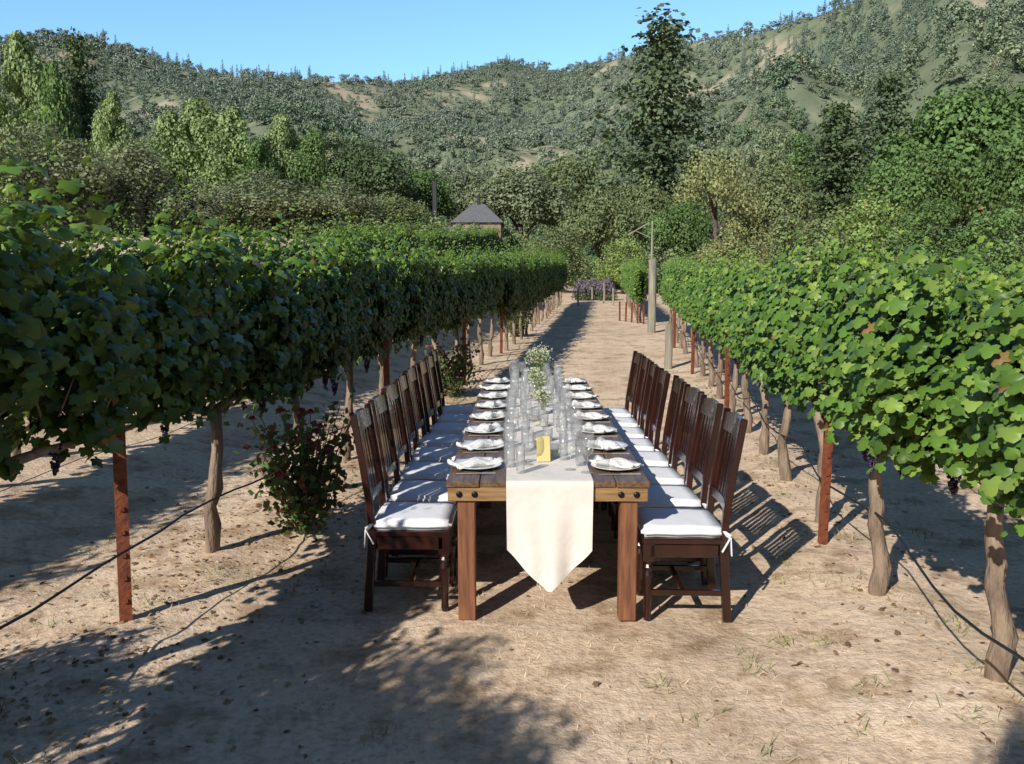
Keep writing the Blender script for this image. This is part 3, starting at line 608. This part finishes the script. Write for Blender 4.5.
# ------------------------------------------------------------------ chairs
ch = empty('dining_chair')
bm = NB(); bmbox(bm, (0, 0, .425), (.44, .45, .03)); bmbox(bm, (.195, 0, .375), (.03, .40, .07)); bmbox(bm, (-.195, 0, .375), (.03, .40, .07)); bmbox(bm, (0, .205, .375), (.36, .03, .07)); bmbox(bm, (0, -.205, .375), (.36, .03, .07))
fin(bm, 'seat', M['mahog'], ch, .005)
bm = NB(); bmbox(bm, (.005, 0, .466), (.44, .435, .048)); bmesh.ops.bevel(bm, geom=bm.edges[:], offset=.018, segments=3, affect='EDGES')
bmesh.ops.subdivide_edges(bm, edges=[e for e in bm.edges if e.calc_length() > .15], cuts=6, use_grid_fill=True)
for v in bm.verts:
    if v.co.z > .47: v.co.z += .006*math.cos(v.co.x*6.5)*math.cos(v.co.y*6.5)
    v.co.z += .002*math.sin(v.co.x*31+v.co.y*17)
cu = fin(bm, 'cushion', M['cloth'], ch, smooth=True)
for s in (-1, 1):
    bm = NB(); bmbar(bm, (-.20, s*.21, .475), (-.235, s*.235, .455), .012, .02); bmbar(bm, (-.235, s*.237, .455), (-.24, s*.245, .36), .004, .022); bmbar(bm, (-.235, s*.237, .455), (-.19, s*.247, .38), .004, .022); fin(bm, 'tie', M['cloth'], cu)
for s in (-1, 1):
    bm = NB(); bmlathe(bm, [(.018, 0), (.022, .02), (.019, .05), (.024, .16), (.029, .24), (.021, .265), (.029, .285), (.022, .30), (.030, .32)], 12, (.185, s*.19, 0), (True, True)); bmbox(bm, (.185, s*.19, .37), (.06, .06, .105)); fin(bm, 'leg', M['mahog'], ch)
    bm = NB(); bmbar(bm, (-.235, s*.2, 0), (-.205, s*.2, .42), .045, .042); fin(bm, 'leg', M['mahog'], ch, .004)
    bm = NB(); pts = [(-.205, .42), (-.222, .62), (-.258, .85), (-.292, 1.05)]
    for (a, b), (c_, d) in zip(pts, pts[1:]): bmbar(bm, (a, s*.2, b-.004), (c_, s*.2, d+.004), .038, .038)
    fin(bm, 'back_post', M['mahog'], ch, .004)
def bx(z): return float(np.interp(z, [.42, .62, .85, 1.05], [-.205, -.222, -.258, -.292]))
bm = NB()
def rail(z, hgt, arch, thick=.024):
    for k in range(8):
        y0 = -.185+.37*k/8; y1 = y0+.37/8; a0 = arch*(1-(y0/.185)**2); a1 = arch*(1-(y1/.185)**2); q0 = -.012*(1-(y0/.185)**2); q1 = -.012*(1-(y1/.185)**2)
        vs = []
        for yy, aa, qq in ((y0, a0, q0), (y1, a1, q1)):
            for zz in (z-hgt/2, z+hgt/2+aa):
                for dx in (-thick/2, thick/2): vs.append(bm.verts.new((bx(zz)+qq+dx, yy, zz)))
        for f in ((0, 1, 3, 2), (4, 6, 7, 5), (0, 4, 5, 1), (2, 3, 7, 6), (0, 2, 6, 4), (1, 5, 7, 3)): bm.faces.new([vs[i] for i in f])
rail(.99, .09, .014); rail(.60, .05, 0)
for yy in (-.125, -.0625, 0, .0625, .125):
    q = -.012*(1-(yy/.185)**2)
    bmbar(bm, (bx(.62)+q, yy, .62), (bx(.79)+q, yy, .79), .014, .034); bmbar(bm, (bx(.788)+q, yy, .788), (bx(.95)+q, yy, .95), .0142, .034)
fin(bm, 'backrest', M['mahog'], ch)
bm = NB(); bmbar(bm, (.18, -.195, .15), (-.225, -.2, .15), .022, .03); bmbar(bm, (.18, .195, .15), (-.225, .2, .15), .022, .03); bmbar(bm, (0, -.195, .15), (0, .195, .15), .022, .03); fin(bm, 'stretcher', M['mahog'], ch, .003)
first = True
for side, sx, xx, y0 in (('left', -1, -.60, 4.76), ('right', 1, .845, 4.66)):
    for k in range(8):
        o = ch if first else dup(ch); first = False
        yy = y0+k*(.563 if side == 'left' else .55)+random.uniform(-.015, .015); x_ = xx+random.uniform(-.02, .02)
        o.location = (x_, yy, gz(x_, yy)-.004); o.rotation_euler = (0, 0, (0 if sx < 0 else math.pi)+random.uniform(-.05, .05)); o.scale = (1, 1, 1.03)
        tag(o, f'dark wooden chair with white cushion, {ordw(k)} from the camera on the table\'s {side} side', 'chair', f'chairs along the {side} side of the table')
# ------------------------------------------------------------------ tableware
def once(f):
    o = f(); return o.data, bpy.data.objects.remove(o)
def mk_plate():
    bm = NB(); bmlathe(bm, [(.02, .002), (.085, .002), (.092, .006), (.137, .020), (.139, .022), (.136, .0235), (.09, .010), (.082, .0065), (.005, .0065)], 36, cap=(True, True)); return fin(bm, 'plate', M['china'], smooth=True)
def mk_napkin():
    bm = NB(); bmbox(bm, (0, 0, .010), (.13, .30, .018)); bmesh.ops.bevel(bm, geom=bm.edges[:], offset=.006, segments=2, affect='EDGES')
    bmesh.ops.subdivide_edges(bm, edges=[e for e in bm.edges if e.calc_length() > .05], cuts=10, use_grid_fill=True)
    for v in bm.verts:
        a = abs(v.co.y)/.15; pinch = 1-.4*math.exp(-(v.co.y/.05)**2); v.co.x *= pinch
        top = 1 if v.co.z > .010 else 0
        v.co.z += .012*a**2+top*(.016*math.exp(-(v.co.y/.05)**2)+.010*math.sin(v.co.x*70)*a+.009*math.cos(v.co.y*30+v.co.x*20))
    return fin(bm, 'napkin', M['napkin'], smooth=True)
def mk_fork():
    bm = NB(); bmbar(bm, (0, -.10, .004), (0, .04, .006), .003, .014, (0, 0, 1)); bmbox(bm, (0, .055, .006), (.026, .035, .003))
    for q in (-.0095, -.0032, .0032, .0095): bmbox(bm, (q, .092, .0055), (.0036, .042, .003))
    return fin(bm, 'fork', M['silver'], bevel=.0008)
def mk_knife():
    bm = NB(); bmbar(bm, (0, -.115, .005), (0, -.01, .005), .006, .016, (0, 0, 1)); vs = [bm.verts.new(q) for q in ((-.009, -.01, .003), (.010, -.01, .003), (.011, .08, .003), (-.004, .115, .003), (-.009, -.01, .005), (.010, -.01, .0045), (.011, .08, .0045), (-.004, .115, .005))]
    for f in ((3, 2, 1, 0), (4, 5, 6, 7), (0, 1, 5, 4), (1, 2, 6, 5), (2, 3, 7, 6), (3, 0, 4, 7)): bm.faces.new([vs[i] for i in f])
    return fin(bm, 'knife', M['silver'])
def mk_wine():
    bm = NB(); bmlathe(bm, [(.035, 0), (.034, .002), (.006, .006), (.004, .012), (.004, .085), (.012, .092), (.032, .115), (.040, .145), (.039, .175), (.034, .215), (.033, .215)], 24, cap=(True, False)); return fin(bm, 'wine_glass', M['glass'], smooth=True)
def mk_water():
    bm = NB(); bmlathe(bm, [(.027, 0), (.028, .004), (.033, .14), (.032, .14), (.027, .014), (.005, .012)], 24, cap=(True, True)); return fin(bm, 'tumbler', M['glass'], smooth=True)
protos = {k: once(f)[0] for k, f in (('plate', mk_plate), ('napkin', mk_napkin), ('fork', mk_fork), ('knife', mk_knife), ('wine_glass', mk_wine), ('tumbler', mk_water))}
CN = {'wine_glass': 'wine glass', 'tumbler': 'glass'}
DESC = {'plate': 'white china plate', 'napkin': 'folded white napkin on its plate', 'fork': 'silver fork beside the plate', 'knife': 'silver knife beside the plate', 'wine_glass': 'clear stemmed wine glass', 'tumbler': 'clear straight drinking glass'}
for side, sx in (('left', -1), ('right', 1)):
    for k in range(8):
        yy = 4.74+k*.566
        def put(kind, dx, dy, z, rz, extra='', j=.008):
            o = link(kind, protos[kind]); o.location = (TX+sx*dx+random.uniform(-j, j), yy+sx*dy*1.0+random.uniform(-.01-j, .01+j), z); o.rotation_euler = (0, 0, rz+random.uniform(-.07, .07))
            tag(o, f'{extra}{DESC[kind]}, {ordw(k)} place from the camera, {side} side', CN.get(kind, kind), f'{CN.get(kind, kind)} set on the {side} side of the table'); return o
        put('plate', .385, 0, TZ, 0); put('napkin', .385, 0, TZ+.0085, random.uniform(-.4, .4)+sx*.6)
        rz = sx*math.pi/2
        put('fork', .39, .175, TZ, rz); put('knife', .39, -.175, TZ, rz)
        put('wine_glass', .205, -.17, .7675, 0, 'outer ', .018); put('wine_glass', .11, -.05, .7675, 0, 'inner ', .025).scale = (.92, .92, .92); put('tumbler', .205, .04, .7675, 0, 'outer ', .018); put('tumbler', .12, .15, .7675, 0, 'inner, slimmer ', .025).scale = (.8, .8, 1.1)
# vases and flowers in the middle of the table
def mk_hurr():
    bm = NB(); bmlathe(bm, [(.030, 0), (.032, .004), (.026, .02), (.034, .10), (.030, .16), (.029, .16), (.033, .10), (.024, .022), (.004, .02)], 24, cap=(True, True)); return fin(bm, 'glass_vase', M['glass'], smooth=True)
hv = once(mk_hurr)[0]
def bouquet(x, y, z0, hgt, wd, label, seed):
    g = np.random.default_rng(seed); b = empty('bouquet', (x, y, z0)); tag(b, label, 'flowers'); bm = NB(); E = []
    for k in range(26):
        a = g.random()*6.28; rr_ = wd*.5*math.sqrt(g.random()); e = np.array([rr_*math.cos(a), rr_*math.sin(a), hgt*g.uniform(.6, 1.0)]); bmtube(bm, [(g.normal()*.006, g.normal()*.006, .012), tuple(e*np.array([.25, .25, .55])), tuple(e)], [.002, .0017, .001], 4); E.append(e)
    fin(bm, 'stem', M['stem'], b); E = np.array(E); q = 26*9
    P = np.repeat(E, 9, 0)+g.normal(size=(q, 3))*.02; v, f, t = leaves(P, rdir(q)+np.array([0, 0, .5]), rdir(q), .010+.010*g.random(q), np.array([.80, .82, .66])[None]*(.75+.3*g.random(q))[:, None], CV, CF); link('blossom', npmesh('blossom', v, f, M['petal'], t), b)
    q = 26*3; P = np.repeat(E, 3, 0)*np.array([.8, .8, .86])+g.normal(size=(q, 3))*.02; v, f, t = leaves(P, rdir(q), rdir(q)+np.array([0, 0, .6]), .02+.02*g.random(q), np.array([.26, .32, .15])[None]*(.7+.5*g.random(q))[:, None], CV, CF); link('foliage', npmesh('foliage', v, f, M['leaf'], t), b)
for k, (dx, yy, hh, ww, lb) in enumerate(((.02, 6.6, .18, .13, 'near'), (-.02, 7.35, .26, .17, 'second'), (.01, 8.0, .41, .24, 'third'), (0.04, 8.75, .34, .20, 'far'))):
    o = link('glass_vase', hv); o.location = (TX+dx, yy, .7675); tag(o, f'clear glass vase holding flowers on the runner, {lb} one', 'vase', 'flower vases on the runner')
    bouquet(TX+dx, yy, .789, hh-.02, ww, f'white green blossom sprigs in the {lb} vase on the runner', 40+k)
bm = NB(); bmbox(bm, (0, 0, .072), (.078, .012, .144)); bmbox(bm, (0, .012, .012), (.06, .03, .024)); o = fin(bm, 'card', M['yellow'], bevel=.002); o.location = (TX-.01, 4.86, .7675); o.rotation_euler = (R(-8), 0, R(12)); tag(o, 'upright pale yellow card near the front of the runner', 'card')
for k, (dx, yy) in enumerate(((.05, 5.0), (-.04, 5.3), (.03, 5.5), (.02, 6.05), (-.04, 6.3), (.04, 7.0), (-.04, 7.65), (.03, 8.35))):
    b = empty('votive_candle', (TX+dx, yy, .7675)); tag(b, f'small glass votive candle on the runner, {ordw(k)} from the camera', 'candle', 'votive candles on the runner')
    bm = NB(); bmlathe(bm, [(.03, 0), (.031, .003), (.034, .085), (.032, .085), (.028, .008), (.003, .007)], 20, cap=(True, True)); fin(bm, 'holder', M['glass'], b, smooth=True); bm = NB(); bmlathe(bm, [(.024, .009), (.025, .04), (.004, .038)], 16, cap=(True, True)); fin(bm, 'wax', M['wax'], b)
# ------------------------------------------------------------------ ground stuff
def spots(nn, yr=(2.4, 16), wide=4.5):
    y = yr[0]+(yr[1]-yr[0])*rng.random(nn)**1.7; x = rng.uniform(-1, 1, nn)*wide+.09*y; return x, y
# clods
x, y = spots(5200); k = (fbm(x*.9+3, y*.9, 3) > .45) | (np.abs(x-LI-LS*y) < .9); x, y = x[k], y[k]; nn = len(x); s = .003+.017*rng.random(nn)**4
OV = np.array([(1, 0, 0), (0, 1, 0), (-1, 0, 0), (0, -1, 0), (.1, .1, .8), (0, 0, -.6)]); OF = np.array([(0, 1, 4), (1, 2, 4), (2, 3, 4), (3, 0, 4), (1, 0, 5), (2, 1, 5), (3, 2, 5), (0, 3, 5)])
V = np.stack([x, y, ground_at(x, y)], 1)[:, None]+OV[None]*s[:, None, None]*(.6+.8*rng.random((nn, 6, 3))); Fc = (OF[None]+(np.arange(nn)*6)[:, None, None]).reshape(-1, 3)
o = link('clods', npmesh('clods', V.reshape(-1, 3), Fc, M['stone'])); tag(o, 'small clods and pebbles strewn over the dry soil', 'clods', kind='stuff')
# leaf litter
y_ = rng.uniform(2, 16, 3400); y2 = rng.uniform(2, 14, 900)
x1 = np.concatenate([LI+LS*y_+rng.normal(size=3400)*.5, RI+RS*y2+rng.normal(size=900)*.35, rng.uniform(-2, 2.4, 140)]); y1 = np.concatenate([y_, y2, rng.uniform(2.6, 10, 140)]); nn = len(x1)
P = np.stack([x1, y1, ground_at(x1, y1)+.008], 1); C = np.array([(.34, .22, .12), (.40, .28, .16), (.16, .10, .06), (.22, .15, .09), (.50, .38, .24)])[rng.integers(0, 5, nn)]
v, f, t = leaves(P, rdir(nn)*.6+np.array([0, 0, 1]), rdir(nn), .012+.024*rng.random(nn), C); o = link('leaf_litter', npmesh('leaf_litter', v, f, M['litter'], t)); tag(o, 'dry fallen vine leaves scattered on the soil', 'leaf litter', kind='stuff')
# grass: tufts + straw
def grass(name, x, y, per, hgt, spread, cols, label):
    nn = len(x)*per; xx = np.repeat(x, per)+rng.normal(size=nn)*spread; yy = np.repeat(y, per)+rng.normal(size=nn)*spread; P = np.stack([xx, yy, ground_at(xx, yy)], 1)
    d = rdir(nn); d[:, 2] = np.abs(d[:, 2])+.55; C = np.array(cols)[rng.integers(0, len(cols), nn)]*(.7+.6*rng.random(nn))[:, None]
    tv = np.array([(-.035, 0, 0), (.035, 0, 0), (.022, .6, .03), (-.022, .6, .03), (0, 1, .12)]); tf = np.array([(0, 1, 2), (0, 2, 3), (3, 2, 4)])
    v, f, t = leaves(P, rdir(nn), d, hgt*(.4+.9*rng.random(nn)), C, tv, tf); o = link(name, npmesh(name, v, f, M['litter'], t)); tag(o, label, 'grass', kind='stuff')
y_ = rng.uniform(2.5, 18, 150); sgn = rng.random(150) < .5; x_ = np.where(sgn, LI+LS*y_, RI+RS*y_)+rng.normal(size=150)*.5
grass('weed_grass', np.concatenate([x_, [-.55, .75, .95, 1.35, 1.5, -1.5, -1.3, .6]]), np.concatenate([y_, [3.2, 3.4, 3.15, 3.3, 3.6, 5.3, 4.9, 3.7]]), 26, .065, .05, [(.16, .21, .07), (.26, .26, .11), (.40, .34, .18)], 'sparse green and dry weeds growing along the rows')
x_, y_ = spots(1800, (2.5, 14), 3.4); k = fbm(x_*1.1+11, y_*1.1+2, 3) > .47
grass('straw', x_[k], y_[k], 7, .035, .07, [(.70, .55, .36), (.58, .44, .29), (.78, .62, .43)], 'short dry straw stubble over the aisle soil')
